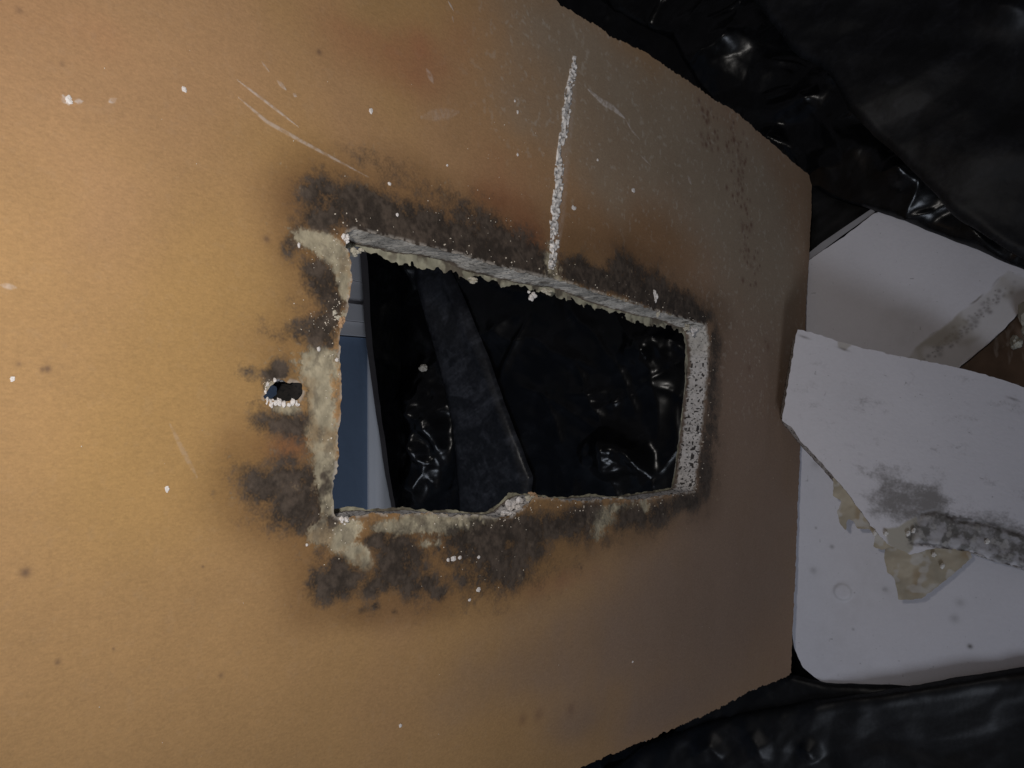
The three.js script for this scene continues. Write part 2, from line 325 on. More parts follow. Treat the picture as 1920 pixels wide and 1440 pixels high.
{
  const o2 = [[-343.1,391.9], [-228.5,271.6], [-188.2,247.2], [-169,209.9], [-139.7,172.1], [-105.2,138.1], [-88.8,125.7], [-79.2,118.4], [-66.6,112], [-54.4,106.3], [-36.5,97.3], [-19.3,88.6], [-0,77.4], [23.7,63.9], [63,40.8], [72.4,149.8], [-22.2,293.9]];
  const rl = relief([[-98.6,182.8,16.5,9,9], [-115.3,161.2,13.6,10.5,6], [-39.5,123.6,17.6,11.1,9], [-63.5,143.3,18.5,16.7,8], [-150.5,231.7,32.8,21.7,8]],
    [[[[-145.1,190.2], [-125.7,184.4], [-108.6,184.5], [-98.6,187.6], [-85.5,190]], 4.6, 12, 1], [[[-118.8,177.5], [-98.6,179.3], [-85.5,184.6]], 3, 8, 1], [[[-51.3,121.8], [-39.5,126.2], [-25,109.6]], 2.6, 14, 1], [[[-184.3,261.3], [-157.9,237], [-125.7,240.6]], 5, 16, 1], [[[-139.7,164.9], [-108.6,146.2], [-79.2,132]], 3, 10, 1], [[[-132.7,213.7], [-108.6,205.4], [-79.2,189.5]], 4, 14, 1], [[[-95.3,190.8], [-98.6,184.5], [-92,179.9]], 3, 7], [[[-126.4,168.5], [-118.8,167], [-120.1,161.2]], 4, 7], [[[-101.9,157.4], [-88.8,143.5], [-76,124.8]], 4, 10], [[[-48.3,124.7], [-36.5,124.8], [-26.4,111.7]], 5, 10], [[[-39.5,128.5], [-38,120.2], [-39.5,115.5]], 4, 8], [[[-188.2,228.5], [-157.9,227.8], [-132.7,238.6]], 5, 14]]);
  blackSheet('plastic_sheet_001', 'glossy crumpled black plastic lying over the edge of the white scrap with joint tape', o2, 18, 1.5,
    (x, y, d) => lerp(-10, 10, sst(-105, -58, x)) + rl(x, y) + folds(x, y, 1.1, 24, 2.6) + facets(x, y, 1.9, 64, 0.10) + curl(d, 8, 5), glossy);
  const o1 = [[-145.7,296], [-124,246.9], [-118.5,235.7], [-109.6,222.2], [-101.7,211.7], [-97.7,203.5], [-91,195.7], [-78.9,187], [-73,179.5], [-64.3,159.3], [-50.1,141.7], [-36.4,126], [-23.1,109.4], [-10.1,91.8], [4.9,78.8], [23.1,64.5], [58.2,37.6], [71,243.3]];
  const r1 = relief([[-33.7,170.5,43.2,26.9,8], [4.9,120.3,29.6,22.9,6], [17.1,197.6,16.8,11.3,8]], [[[[-7.6,209.2], [2.5,203.9], [9.8,197.1], [24.2,190.4]], 6, 9], [[[-73,178], [-50.1,139.5], [-17.8,100.5], [17.1,67.8]], 2.5, 9]]);
  blackSheet('plastic_sheet_002', 'dull dusty black plastic sheet with a long rounded fold, in the upper right corner', o1, 60, 1.6,
    (x, y, d) => r1(x, y) + facets(x, y, 4.4, 80, 0.07) + 0.5 * (fbm(x * 0.07, y * 0.07, 3) - 0.5) + curl(d, 6, 5), dusty);
  const o4 = [[-185.1,-250.5], [-155.3,-190], [-101.8,-186.7], [-81,-188], [-50.5,-182.9], [-19,-178.6], [33.3,-174.6], [33.3,-219], [-185.1,-294.7]];
  blackSheet('plastic_sheet_003', 'narrow strip of black plastic lying on the rounded corner of the lower white scrap', o4, 27, 1.5,
    (x, y, d) => crumple(x, y, 0.03, 2) + curl(d, 5, 3), film(cleanDust, 0.4, 0.0003));
  const o3 = [[-335.6,-383.3], [-203.4,-253.5], [-154.4,-225.3], [-129.7,-214.9], [-102.9,-204.3], [-83.7,-197.1], [-59.1,-188.8], [-38.6,-181.3], [-8,-169.7], [23.2,-158.9], [61.6,-145.3], [61.6,-262]];
  const r3 = relief([], [[[[-161.6,-247.6], [-152.6,-239.2], [-143.7,-247.1]], 5, 9], [[[-128,-226], [-121.2,-233.2], [-118.8,-243]], 5, 10], [[[-96.4,-227.6], [-90,-229.6], [-86.2,-235.4]], 5, 9], [[[-83.7,-198.5], [-38.6,-183.2], [23.2,-161.3]], 2, 8]]);
  blackSheet('plastic_sheet_004', 'black plastic sheet with a straight fold in the lower right corner', o3, 30, 1.6,
    (x, y, d) => r3(x, y) + facets(x, y, 3.1, 70, 0.065) + curl(d, 8, 6), film(dustMap(0.4, 5, 400), 0.45, 0.0003));
}

// ---------------------------------------------------------------- white scraps of board on the floor
const whiteGrain = greyMap(512, 512, (u, v) => 0.5 + 0.5 * (fbm(u * 90, v * 90, 3) - 0.5), THREE.RepeatWrapping);
const coreMap = colourMap(1024, 256, (u, v, c) => {
  const x = u * 85, y = v * 12.7; c[0] = 0.66; c[1] = 0.63; c[2] = 0.61;
  const g = fbm(x * 0.8, y * 0.8, 4); const k = 0.75 + 0.5 * (g - 0.3); c[0] *= k; c[1] *= k; c[2] *= k;
  const pit = sst(0.74, 0.79, noise(x * 1.05, y * 0.9 + 7)) + 0.9 * sst(0.80, 0.85, noise(x * 1.9 + 40, y * 1.6)); c[0] *= 1.1; c[1] *= 1.1; c[2] *= 1.1; const pits = u < 0.5 ? 1 : 0.55;
  mix3(c, [0.03, 0.026, 0.024], clamp(pit) * 0.95 * pits);
  const rim = sst(0.80, 0.93, v + 0.12 * (noise(x * 0.9, 3) - 0.5)) * 0.9; mix3(c, [0.13, 0.09, 0.065], rim);
  mix3(c, [0.2, 0.15, 0.11], 0.8 * sst(0.10, 0.0, v + 0.06 * (noise(x, 9) - 0.5)));
}, THREE.RepeatWrapping);
const tri = (t) => Math.abs((t % 2) - 1);
const core = std({ map: coreMap, vertexColors: true, roughness: 0.95 });
function scrap(name, label, frame, outline, cell, jag, paint, zf = () => 0, thick = 12.7) {
  const t = thing(name, label, 'board scrap', frame), sd = polygon(outline), b = bounds(outline, 4), W = b[2] - b[0], Hh = b[3] - b[1];
  const map = colourMap(640, 640, (u, v, c) => {
    const x = b[0] + u * W, y = b[1] + v * Hh, k = 0.95 + 0.10 * (fbm(x * 0.03, y * 0.03, 4) - 0.5) + 0.05 * (fbm(x * 0.9, y * 0.9, 2) - 0.5);
    const dirt = sst(0.5, 0.8, fbm(x * 0.025 + 60, y * 0.025, 5)); c[0] = 0.71 * k; c[1] = 0.69 * k; c[2] = 0.725 * k; mix3(c, [0.45, 0.43, 0.42], 0.35 * dirt * fbm(x * 0.2, y * 0.2, 3));
    const d = noise(x * 0.55 + 60, y * 0.55); if (d > 0.955) mix3(c, [0.2, 0.19, 0.18], 0.55 * (d - 0.955) / 0.045);
    paint(x, y, c);
  });
  const s = sheet((x, y) => sd(x, y) + jag * (fbm(x * 0.35, y * 0.35, 3) - 0.5), b, cell, zf, 1, [0, 0]);
  const uv = s.g.attributes.uv; for (let i = 0; i < uv.count; i++) uv.setXY(i, (uv.getX(i) - b[0]) / W, (uv.getY(i) - b[1]) / Hh);
  part('painted_face', s.g, std({ map, roughness: 0.62, bumpMap: whiteGrain, bumpScale: 0.00012 }), t);
  part('gypsum_core', mergeGeometries(s.loops.map((l) => side(l, thick, 7, 0.5, 0.5, () => [0.8, 0.78, 0.75]))), core, t);
  return t;
}
const specks = (list) => {
  const at = new Map();
  for (const q of list) for (let i = Math.floor((q[0] - 2 * q[2]) / 8); i <= Math.floor((q[0] + 2 * q[2]) / 8); i++) for (let j = Math.floor((q[1] - 2 * q[2]) / 8); j <= Math.floor((q[1] + 2 * q[2]) / 8); j++) { const k = i * 4096 + j; if (at.has(k)) at.get(k).push(q); else at.set(k, [q]); }
  return (x, y) => { let k = 0; const l = at.get(Math.floor(x / 8) * 4096 + Math.floor(y / 8)); if (l) for (const [a, b, r, s] of l) { const q = ((x - a) ** 2 + (y - b) ** 2) / (r * r); if (q < 4) k = Math.max(k, s * Math.exp(-q * 1.4)); } return k; };
};
{ // scrap with the taped joint
  const o = [[-108.2,69.4], [-93.6,78.7], [-72.6,92.1], [-54.2,105.3], [-30.6,109.2], [26.2,72.6], [33.7,54], [19.8,39], [13.3,30.7], [2.7,20.2], [-8.2,10], [-24.9,-16], [-108.2,-17.3]];
  const tape = [[-39.3,9.7], [-31.8,22.5], [-20.7,31.2], [-8.2,42.4], [5.3,53.2], [15.9,65.7], [33.7,54], [19.8,39], [13.3,30.7], [2.7,20.2], [-8.2,10], [-19.3,0]], ts = polygon(tape);
  const list = []; const [pa, pb] = [[[-23.5,15.9], [14.6,53.6]]][0];
  for (let i = 0; i < 150; i++) { const t = rnd(), n = (rnd() + rnd() - 1); list.push([lerp(pa[0], pb[0], t) + n * 12 + rr(-3, 3), lerp(pa[1], pb[1], t) + n * 12 + rr(-3, 3), rr(0.4, 1.5) * (rnd() < 0.12 ? 1.8 : 1), rr(0.25, 0.8)]); }
  const sp = specks(list);
  scrap('board_scrap', 'white board scrap with a strip of mould-specked joint tape, under the crumpled plastic', flat(20), o, 1.4, 1.2, (x, y, c) => {
    const d = ts(x, y) + 2 * (fbm(x * 0.15, y * 0.15, 3) - 0.5);
    mix3(c, [0.50, 0.47, 0.44], 0.55 * sst(0.5, -1.5, d));
    mix3(c, [0.17, 0.14, 0.11], 0.75 * sst(1.0, 0.0, Math.abs(d)) * sst(0.35, 0.7, noise(x * 0.12, y * 0.12 + 4)));
    mix3(c, [0.12, 0.10, 0.09], sp(x, y) * 0.85);
    mix3(c, [0.33, 0.29, 0.23], 0.7 * sst(0.45, 0.7, fbm(x * 0.07 + 3, y * 0.07, 3)) * sst(0.5, -1.5, d));
  });
}
{ // a torn paper lip along its far edge
  const lip = [[-96.9,81], [-85.2,89.9], [-74.1,97], [-56,108.4], [-53.8,106.2], [-72.6,93.5], [-83.6,85.7], [-93.6,79]];
  part('paper_lip', sheet(polygon(lip), bounds(lip), 0.8, (x, y) => -1 + fbm(x * 0.1, y * 0.1, 2)).g, std({ color: lin(0.30, 0.29, 0.30) }), scene.getObjectByName('board_scrap'));
}
{ // scrap at the bottom with the rounded corner
  const o = [[-117.4,-20.9], [-117.4,-139.1], [-102.7,-157.7], [-101.1,-169.4], [-95.9,-180.5], [-87.8,-186.5], [-78.3,-191.4], [-36.1,-190.8], [57.7,-168], [57.7,-17.4]];
  const dk = specks([[-3,-152.4,1.6,0.95], [-78.3,-102.1,1.6,0.5], [-87.8,-91.2,0.9,0.5], [-89.4,-118.4,2.5,0.35], [-65.9,-152.1,1,0.4], [-47.8,-125,2,0.4], [-10.8,-137.4,3,0.35], [-8.1,-127.7,3,0.3], [-87.8,-50.7,3.5,0.25]]);
  const ring = [[-72,-129.7]][0];
  scrap('board_scrap_001', 'large white board scrap with one rounded corner, lowest of the white pieces', flat(24), o, 1.6, 0.8, (x, y, c) => {
    mix3(c, [0.15, 0.14, 0.13], dk(x, y));
    const r = Math.abs(Math.hypot(x - ring[0], y - ring[1]) - 5); mix3(c, [0.45, 0.44, 0.44], 0.4 * sst(1.1, 0.2, r));
  }, (x, y) => { const r = Math.hypot(x - ring[0], y - ring[1]); return 0.7 * sst(6, 4, r); });
}
{ // brown paper-backed scrap showing in the gap, and the crumbling lump beside it
  const o = [[-40.2,-16.6], [-14,9.7], [13.6,40.7], [26.7,49.4], [54.5,36], [54.5,-24]];
  const t = thing('brown_scrap', 'brown paper-faced scrap showing in the gap between two white scraps', 'board scrap', flat(8)), sd = polygon(o);
  const b = bounds(o);
  const map = colourMap(512, 512, (u, v, c) => { const k = 0.7 + 0.7 * (fbm(u * 9, v * 9, 5) - 0.3); c[0] = 0.20 * k; c[1] = 0.13 * k; c[2] = 0.088 * k; mix3(c, [0.34, 0.28, 0.24], 0.6 * sst(0.62, 0.8, fbm(u * 30, v * 12 + 5, 3))); });
  const s = sheet((x, y) => sd(x, y) + fbm(x * 0.3, y * 0.3, 3), b, 1.5, () => 0, 0.01, [b[0], b[1]]);
  part('brown_paper', s.g, std({ map }), t);
  part('gypsum_core', mergeGeometries(s.loops.map((l) => side(l, 7, 4, 0.5, 0.5))), core, t);
  const q = [[21.8,39.9], [24.2,29.5], [20,23.7]];
  solo('plaster_lump', 'crumbling pale plaster lump at the right edge, beside the brown scrap', 'plaster lump', flat(8), mergeGeometries([lump(q[0][0] + 4, q[0][1], 14, 5, 8, 10, 1, 3), lump(q[1][0] + 3, q[1][1], 10, 5, 6, 8, 2, 3), lump(q[2][0], q[2][1], 6, 3, 4, 6, 3, 3)]), std({ color: lin(0.42, 0.4, 0.33) }));
}
{ // the tilted scrap on top, leaning on the foot of the big board
  const o = [[-5.3,27], [9.9,28.3], [26.8,28.5], [44.4,30.4], [81.2,35.7], [100.9,37.4], [117.9,37.5], [156.5,37.9], [186,-56.3], [148.3,-56.4], [132.6,-58.5], [126.9,-57.5], [118.9,-58.7], [103.4,-63.4], [93.1,-71.5], [80.3,-70.6], [68.7,-64.4], [53.9,-53.5], [40.5,-45.4], [29,-38.7], [17.9,-33.6], [10.9,-27.8], [4.9,-26.8], [-0.1,-0.5]];
  const smear = field([[72.9,-48.3,11.6,6.1,0.8], [80.5,-40.4,11.6,6.7,0.9], [90.8,-36.3,7.6,7.2,0.7], [81.3,-51.2,10.3,5.6,0.9], [68.4,-56.6,5.2,4.5,0.6], [96.8,-37,7.6,3.9,0.5], [117.1,-38,12.4,3.3,0.5], [133.8,-37.3,14.7,4.9,0.7], [111.5,-46.6,15,6,0.7], [95.3,-45.5,7.6,5.5,0.6], [125.3,-45.5,14.8,4.4,0.6], [78.6,-34.9,18,8.4,0.2]], -160, -160, 320, 320);
  const strip = polygon([[89.7,-48.4], [98.7,-42.5], [109.7,-43.9], [123.4,-39.8], [142.4,-38.4], [179.4,-35], [186.8,-58.9], [148.3,-56.4], [132.6,-58.5], [126.9,-57.5], [118.9,-58.7], [103.2,-62.9], [99.1,-63.4], [91.2,-65.7], [90,-55.5]]);
  const bare = polygon([[76.4,-63.4], [83.7,-58.2], [89.5,-50.4], [91.8,-54.8], [93,-68.4], [90.9,-72.5], [80.5,-71.2]]);
  const chip = polygon([[17.2,29.6], [22.9,31], [25.7,28.1], [23.5,24], [19.4,25.1]]), chip2 = [[22.7,24.7], [-0.1,23.9], [32.2,30.5], [41,31.5], [114.9,29.3]];
  const zS = (x, y) => { const d = strip(x, y); return d < 0 ? 1.6 * sst(0, -3, d) * (0.35 + 0.9 * fbm(x * 0.22, y * 0.22, 4)) - 0.8 : 0; };
  const t = scrap('board_scrap_002', 'tilted white board scrap, topmost, with a dark mouldy strip and torn paper along one edge', { o: [0.0935, 0.0770, 0.0051], x: [-0.8935, -0.2775, -0.3530], y: [-0.2951, -0.2296, 0.9275], z: [-0.3384, 0.9329, 0.1232] }, o, 1.1, 1.3, (x, y, c) => {
    const m = smear(x, y), g = fbm(x * 0.16, y * 0.16, 5), f = fbm(x * 0.06 + y * 0.02, y * 0.25 - x * 0.05, 4);
    mix3(c, [0.17, 0.155, 0.145], 0.85 * sst(0.10, 0.95, m + 0.9 * (g - 0.5) + 0.6 * (f - 0.5) + 0.25 * (noise(x * 1.3, y * 1.3) - 0.5)));
    const b = bare(x, y) + 2 * (g - 0.5); mix3(c, [0.42, 0.385, 0.31], 0.9 * sst(0.8, -0.8, b));
    const d = strip(x, y) + 5 * (g - 0.5) + 2 * (fbm(x * 0.7, y * 0.7, 2) - 0.5);
    mix3(c, [0.13, 0.12, 0.11], sst(2.5, -2, d) * (0.5 + 0.5 * sst(0.3, 0.65, fbm(x * 0.3, y * 0.3, 4))));
    mix3(c, [0.46, 0.44, 0.42], 0.6 * sst(-1, -2, d) * sst(0.55, 0.72, fbm(x * 0.25 + 9, y * 0.25, 4)));
    mix3(c, [0.06, 0.05, 0.045], 0.7 * sst(1.4, 0.3, Math.abs(d)) * sst(0.42, 0.6, fbm(x * 0.15 + 6, y * 0.15, 3)));
    const e = chip(x, y) + 1.2 * (g - 0.5); mix3(c, [0.36, 0.32, 0.25], 0.6 * sst(0.6, -0.6, e));
    for (const q of chip2) { const r = ((x - q[0]) / 3.2) ** 2 + ((y - q[1]) / 0.7) ** 2; mix3(c, [0.15, 0.13, 0.12], 0.6 * Math.exp(-r)); }
  }, zS);
  // torn facing paper hanging from the lower edge
  const paperMap = colourMap(256, 256, (u, v, c) => { const k = 0.8 + 0.5 * (fbm(u * 8, v * 8, 5) - 0.3); c[0] = 0.46 * k; c[1] = 0.40 * k; c[2] = 0.30 * k; mix3(c, [0.3, 0.2, 0.1], 0.6 * sst(0.55, 0.75, fbm(u * 5 + 3, v * 5, 3))); mix3(c, [0.55, 0.53, 0.5], 0.6 * sst(0.55, 0.7, fbm(u * 11, v * 11 + 8, 3))); });
  const torn = (p, label, drop) => { const sd2 = polygon(p), b = bounds(p); part('torn_paper', sheet((x, y) => sd2(x, y) + 1.0 * (fbm(x * 0.5, y * 0.5, 3) - 0.5), b, 0.7, (x, y) => -0.6 - drop * sst(0, 30, Math.hypot(x - b[2], y - b[3]) * 0.5) + 2.2 * (fbm(x * 0.12, y * 0.12, 3) - 0.5), 0.014, [b[0], b[1]]).g, std({ map: paperMap }), t, label); };
  torn([[80.5,-71.2], [87.6,-70.7], [98.7,-62.3], [121.1,-58.4], [122.9,-60.5], [114.8,-77.8], [106.7,-91.9], [96.7,-97.1], [90,-86], [86.5,-85.3], [82.8,-79.6]], 'triangular flap of yellowed torn paper', 3);
  torn([[40.5,-45.4], [43,-48.3], [45.2,-56.1], [50.8,-57.4], [50.5,-63.6], [53.7,-69.3], [57.9,-71.8], [57,-65.7], [60.2,-65.4], [63.7,-68.7], [69.4,-66.3], [73.4,-69.4], [74.4,-74.7], [79.1,-74.9], [83.7,-71.1], [69.8,-60.7], [54,-51.3]], 'ragged frill of torn tan paper', 2);
  const cr = [[104.5,-66.7], [110.5,-71], [88.1,-61], [90.2,-58.6], [77.4,-65.5], [126.6,-49.6], [72.2,-67.7]];
  cr.forEach(([x, y], i) => part('gypsum_fleck', lump(x, y, i < 2 ? -0.5 : 0.8, 1.2, 1.6, 0.9, 20 + i, 1), std({ color: lin(0.7, 0.67, 0.63) }), t));
}

// ---------------------------------------------------------------- the mouldy board with the cut-out
{
  const rim = [[-252.7,160.9], [-247.1,158.9], [-234.6,159.6], [-221.4,160], [-214.3,160], [-211.1,159.4], [-201.2,160.8], [-188.2,162.9], [-167.3,163], [-144.6,163.2], [-117,162.7], [-91.5,164.1], [-79.8,162.9], [-52.2,160.8], [-22.1,157.8], [12.8,155.6], [12.3,131.6], [10,106.8], [6.1,82.1], [4,57.3], [1.1,27.4], [-1.8,0.6], [-3,-22.5], [-5.1,-45.4], [-7.1,-71.2], [-9,-96.7], [-11.7,-121.7], [-13.7,-144.9], [-13.5,-153.4], [-24.1,-154.4], [-45.7,-153.4], [-69.1,-152.6], [-102.5,-154], [-129.8,-153.5], [-159.2,-152.9], [-185.6,-152.3], [-209.4,-150.9], [-223.9,-151.4], [-250.4,-151.3]];
  const bottom = rim[rim.length - 1], out = [...rim, [-520, bottom[1] - 4], [-520, rim[0][1] + 5]];
  const cut = [[-346.6,43.4], [-343.3,45.1], [-336.6,45.1], [-323.5,45.4], [-306.8,45.4], [-296.5,45.9], [-285.7,45.2], [-271.2,45.2], [-255.7,45.4], [-245.8,45.8], [-231.9,45.5], [-213.1,44.5], [-192.7,44.3], [-165.8,43.3], [-140.9,42.7], [-122.1,42.7], [-118.5,34.5], [-119.7,17.8], [-122.6,1.3], [-125.4,-15.1], [-129.2,-31.1], [-132.1,-41.9], [-148.4,-42.7], [-167.5,-43.6], [-185.3,-44.4], [-201.9,-42.8], [-213.5,-43.3], [-228.3,-43.2], [-242.2,-41.4], [-255.2,-40.5], [-259.7,-44], [-266.5,-47.2], [-275.8,-47.1], [-286.9,-45.8], [-297.4,-45.6], [-309.7,-43.6], [-321.2,-43.9], [-332.1,-42.8], [-340.2,-43.4], [-344.2,-43.8], [-346.7,-43], [-346.9,-32.2], [-346.2,-24.2], [-346,-12.9], [-345.9,-3.2], [-347.5,8], [-347,13.8], [-345.1,17.8], [-344.7,23.1], [-343.9,29.9], [-345.2,36.3], [-347.2,40.1]];
  const small = [[-372.3,-8.9], [-370.4,-6.4], [-367.8,-4.1], [-363.9,-3.8], [-360.3,-3.9], [-359.6,-6.5], [-360.9,-9.2], [-365.3,-9.4], [-371.6,-9.9]];
  const sdOut = polygon(out), sdCut = polygon(cut), sdSmall = polygon(small);
  const X0 = -470, Y0 = -185, FW = 500, FH = 370;
  const holeD = (x, y) => Math.min(sdCut(x, y), sdSmall(x, y));      // distance from the openings, positive on the board
  const jag = (x, y) => 1.5 * (fbm(x * 0.28, y * 0.28, 3) - 0.5) + 1.2 * (fbm(x * 0.9 + 8, y * 0.9, 2) - 0.5);
  const sd = (x, y) => Math.max(sdOut(x, y) + 1.2 * jag(x, y), -holeD(x, y) + jag(x, y));
  const midAt = raster((x, y) => fbm(x * 0.05 + 20, y * 0.05, 4), X0, Y0, FW, FH), holeAt = raster(holeD, X0, Y0, FW, FH);
  const mouldSpots = [[-356.8,49.5,7.4,5.6,1], [-347.3,53.4,11.8,4.1,0.9], [-332.8,53.4,12.9,5.2,1], [-316.9,52.5,14.1,5.4,1], [-304.5,49.6,15.1,4.6,1], [-288.9,54.8,16.4,7,0.8], [-294.6,61.3,10.6,4.8,0.5], [-271.5,52.3,17.9,7.3,1], [-259.1,50.5,9.5,5.2,0.9], [-363.6,39.9,3.5,4.7,0.6], [-366,35.5,2.6,3.1,0.6], [-277.9,61.1,7.2,5,0.5], [-310.1,63.3,12.2,3.7,0.3], [-331.2,65.2,8.7,4.3,0.35], [-337.8,68.6,10.5,2.6,0.2], [-353.5,59.2,5.7,2.4,0.3], [-354.7,28.1,5.6,4.8,1], [-352.6,23.6,3.8,4,0.8], [-358.6,30.6,3.6,3.2,0.5], [-354.9,13.6,6.5,4.8,1], [-362.1,12.7,4.4,2.3,0.5], [-367.2,9.1,6.9,3,0.35], [-376.7,-0.9,3.2,1.8,0.3], [-366.7,-0.1,2.6,2.3,0.6], [-368.3,-1.7,2.5,1.5,0.6], [-358.6,-18.1,5.8,3.4,0.6], [-364,-16.7,5.2,3,0.35], [-370.9,-15.4,5,3,0.3], [-367,-25.8,5.1,3,0.25], [-365,-30.3,10.3,4.5,0.9], [-359.5,-35,8.9,6.1,1], [-371.7,-31.7,6.6,4.4,0.65], [-362.7,-41,6.3,3.6,0.9], [-373.1,-36.1,4.9,4.4,0.35], [-378.3,-28.7,3.9,2.9,0.25], [-356.3,-45.1,4.7,2.2,0.7], [-353.8,-32.9,2.8,3.1,0.8], [-343.2,-61.1,9.4,3.8,1], [-347,-63,6.7,4.7,0.9], [-344.9,-66.4,7.7,3.2,0.6], [-323.3,-54.8,7,4.8,1], [-320,-59.3,9,4.8,1], [-327.8,-64.4,5.1,3.3,1], [-322.5,-63.3,6.6,3.1,0.8], [-314.4,-67.6,5.1,4.5,1], [-307.4,-67.5,3.4,3.2,0.9], [-302.3,-72.2,3.4,2.1,0.9], [-334.7,-72.5,1.6,1,0.6], [-329.5,-72.4,2.1,1.2,0.7], [-321.9,-74.8,1.8,1,0.6], [-351.2,-54,3.7,2.3,0.4], [-291.7,-57.4,13.1,5.2,0.9], [-278.2,-55.6,14,5.4,0.9], [-266.5,-61.4,14.9,7.1,1], [-283.3,-65.6,16.4,5.3,0.7], [-299.6,-52.2,7,3.3,0.5], [-254.6,-54.4,12.6,5.1,0.8], [-238.3,-52.3,15.7,4.6,0.9], [-226.2,-49.4,11.5,4.3,0.8], [-222.3,-56.6,11,4.4,0.5], [-250.4,-62,2.9,1.8,0.8], [-260,-70.9,18.4,5.2,0.35], [-282.9,-73.1,21.9,4.9,0.25], [-192.5,-52.8,12.5,5.1,0.9], [-162.6,-51.2,11.3,5.5,0.9], [-176.1,-56.1,8.9,3.9,0.7], [-137.2,-47.3,12.4,4.7,0.8], [-119.8,-39.3,6.6,8.1,0.6], [-205.1,-61.1,9.8,4.1,0.3], [-111.8,18.5,5.7,16.7,0.5], [-114.5,-9.4,6.8,16.5,0.6], [-118.4,-28.5,6.7,10.9,0.6], [-110.5,35.4,5.2,5.6,0.5], [-235.7,52.6,10.6,4.4,0.7], [-217.3,53.1,15.3,4.6,0.8], [-193.3,61.4,14.8,5.3,0.9], [-197.2,52.2,25,4.3,0.8], [-170.7,52,23.2,5.5,0.9], [-146.3,50.5,20.4,6.3,1], [-129.4,46.4,10.8,3.3,0.8], [-180.1,58.8,17.9,4.5,0.6], [-336.8,47.3,8.4,2.4,0.9], [-323.6,47.5,10.2,2.5,1], [-306.9,47.6,11.1,2.6,1], [-288.6,47.8,12.3,2.7,1], [-269.8,47.5,12,2.4,1], [-339.2,53.6,8.3,3.4,0.7], [-354.6,44.3,4.5,2.6,0.7], [-184.2,49.4,26.4,2.4,0.7], [-228.3,47.2,14.5,2.2,0.5], [-347.7,22.7,1.9,1.6,0.4], [-332.9,-67.1,6.2,2.6,0.5], [-359.3,-39.6,7.1,4.6,0.6], [-343.5,-56.3,2.7,1.6,0.8], [-331.6,-52.4,3.4,1.5,0.8], [-315,-56.3,6.9,1.7,0.7], [-348,-44.9,1.5,1.3,0.6], [-289.3,-52,10.6,2.2,0.8]];
  const mould = field(mouldSpots, X0, Y0, FW, FH);
  const damp = field(mouldSpots.map(([x, y, rx, ry, k]) => [x, y, rx * 2.4 + 3, ry * 2.4 + 3, k * 0.30]), X0, Y0, FW, FH);
  const colonies = [];
  mouldSpots.forEach(([x, y, rx, ry, k]) => { for (let i = 0, n = Math.round(5 + rx * ry * 0.11); i < n; i++) { const a = rnd() * 6.28, q = Math.sqrt(rnd()) * 1.35; colonies.push([x + Math.cos(a) * rx * q, y + Math.sin(a) * ry * q, rr(0.6, 2.0) * (rnd() < 0.2 ? 1.9 : 1), k * rr(0.35, 1)]); } });
  const colony = raster2(colonies, X0, Y0, FW, FH);
  const pale = field([[-358.1,38.7,7.3,2.5,1.2], [-351.9,36.7,5.3,3.9,1.2], [-347.8,32.5,2.9,4.9,1.2], [-346.8,24.5,2.2,3.6,0.8], [-346.8,17.9,2.3,1.6,0.6], [-354,4.2,5.6,3.5,0.9], [-353,-0.5,6,5.7,1], [-352.5,-10,4.9,5.5,1], [-351.5,-21.1,4.9,6.3,1.1], [-350.3,-29,3.4,4.7,1], [-349.1,-38.5,3.8,4.1,1.1], [-351.2,-47.8,4.5,3.4,1.1], [-343.8,-50.2,5.1,4.2,1], [-337.2,-55.6,5.3,2.6,1], [-332.9,-59.2,2.9,1.6,0.9], [-340,-47.3,3.6,2.3,0.9], [-326.5,-48.1,6.1,1.7,0.9], [-313.1,-47.6,12.9,2.8,1.1], [-298.5,-48.5,13.9,2.9,1.1], [-309.2,-53.8,7.2,1.6,0.8], [-282.7,-47.9,8.2,1.9,0.8], [-270.1,-45.9,7,2.4,0.6], [-209.4,-51.1,8.5,3.2,0.8], [-212.2,-57.2,6.9,3.8,0.6], [-197.7,-47.2,10.2,1.9,0.6], [-175.5,-47.7,6.2,3.4,0.7], [-248.6,48.1,4.3,7.7,1], [-242.3,42.7,12.3,3,0.8], [-224.4,42.6,17,2.2,0.6], [-196.9,43.2,16.6,2.1,0.6], [-161,43.2,13.4,1.5,0.6], [-363.4,-12.1,3.5,1.8,0.9], [-367.8,-11.5,2,0.9,0.5], [-369.5,-5.1,1.7,1.5,0.5]], X0, Y0, FW, FH);
  const orange = field([[-341.8,103.6,27,10.2,0.62], [-317.1,105.8,21.4,14.6,0.55], [-355.4,95,11.4,8.2,0.2], [-300.3,125.7,13.1,11.5,0.2], [-272.8,80.6,29.9,14.2,0.4], [-262.7,60.2,10.6,8.3,0.9], [-281.2,70.4,17.1,7.9,0.4], [-362.8,-22.8,7,5.5,0.5], [-356.9,16.6,7.3,4.7,0.4], [-237.4,-74.4,41.2,6.3,0.35], [-353.1,-19.5,101.6,9.4,0.12], [-435.4,71,32.5,18.3,0.22]], X0, Y0, FW, FH);
  const ochre = field([[-385.1,8.5,26.1,45.9,1], [-406.6,-31,23.4,26.1,0.7], [-364.9,64.2,21.3,12.5,0.5]], X0, Y0, FW, FH);
  const greyed = field([[-246.6,147.4,41.3,19.9,0.7], [-187,128.4,57.9,27.4,0.9], [-110,123.8,71.5,37.3,1], [-57.6,78.2,56,61.9,1.1], [-215.1,95.9,27.3,20.9,0.5], [-268,109.1,24.6,18.7,0.4]], X0, Y0, FW, FH);
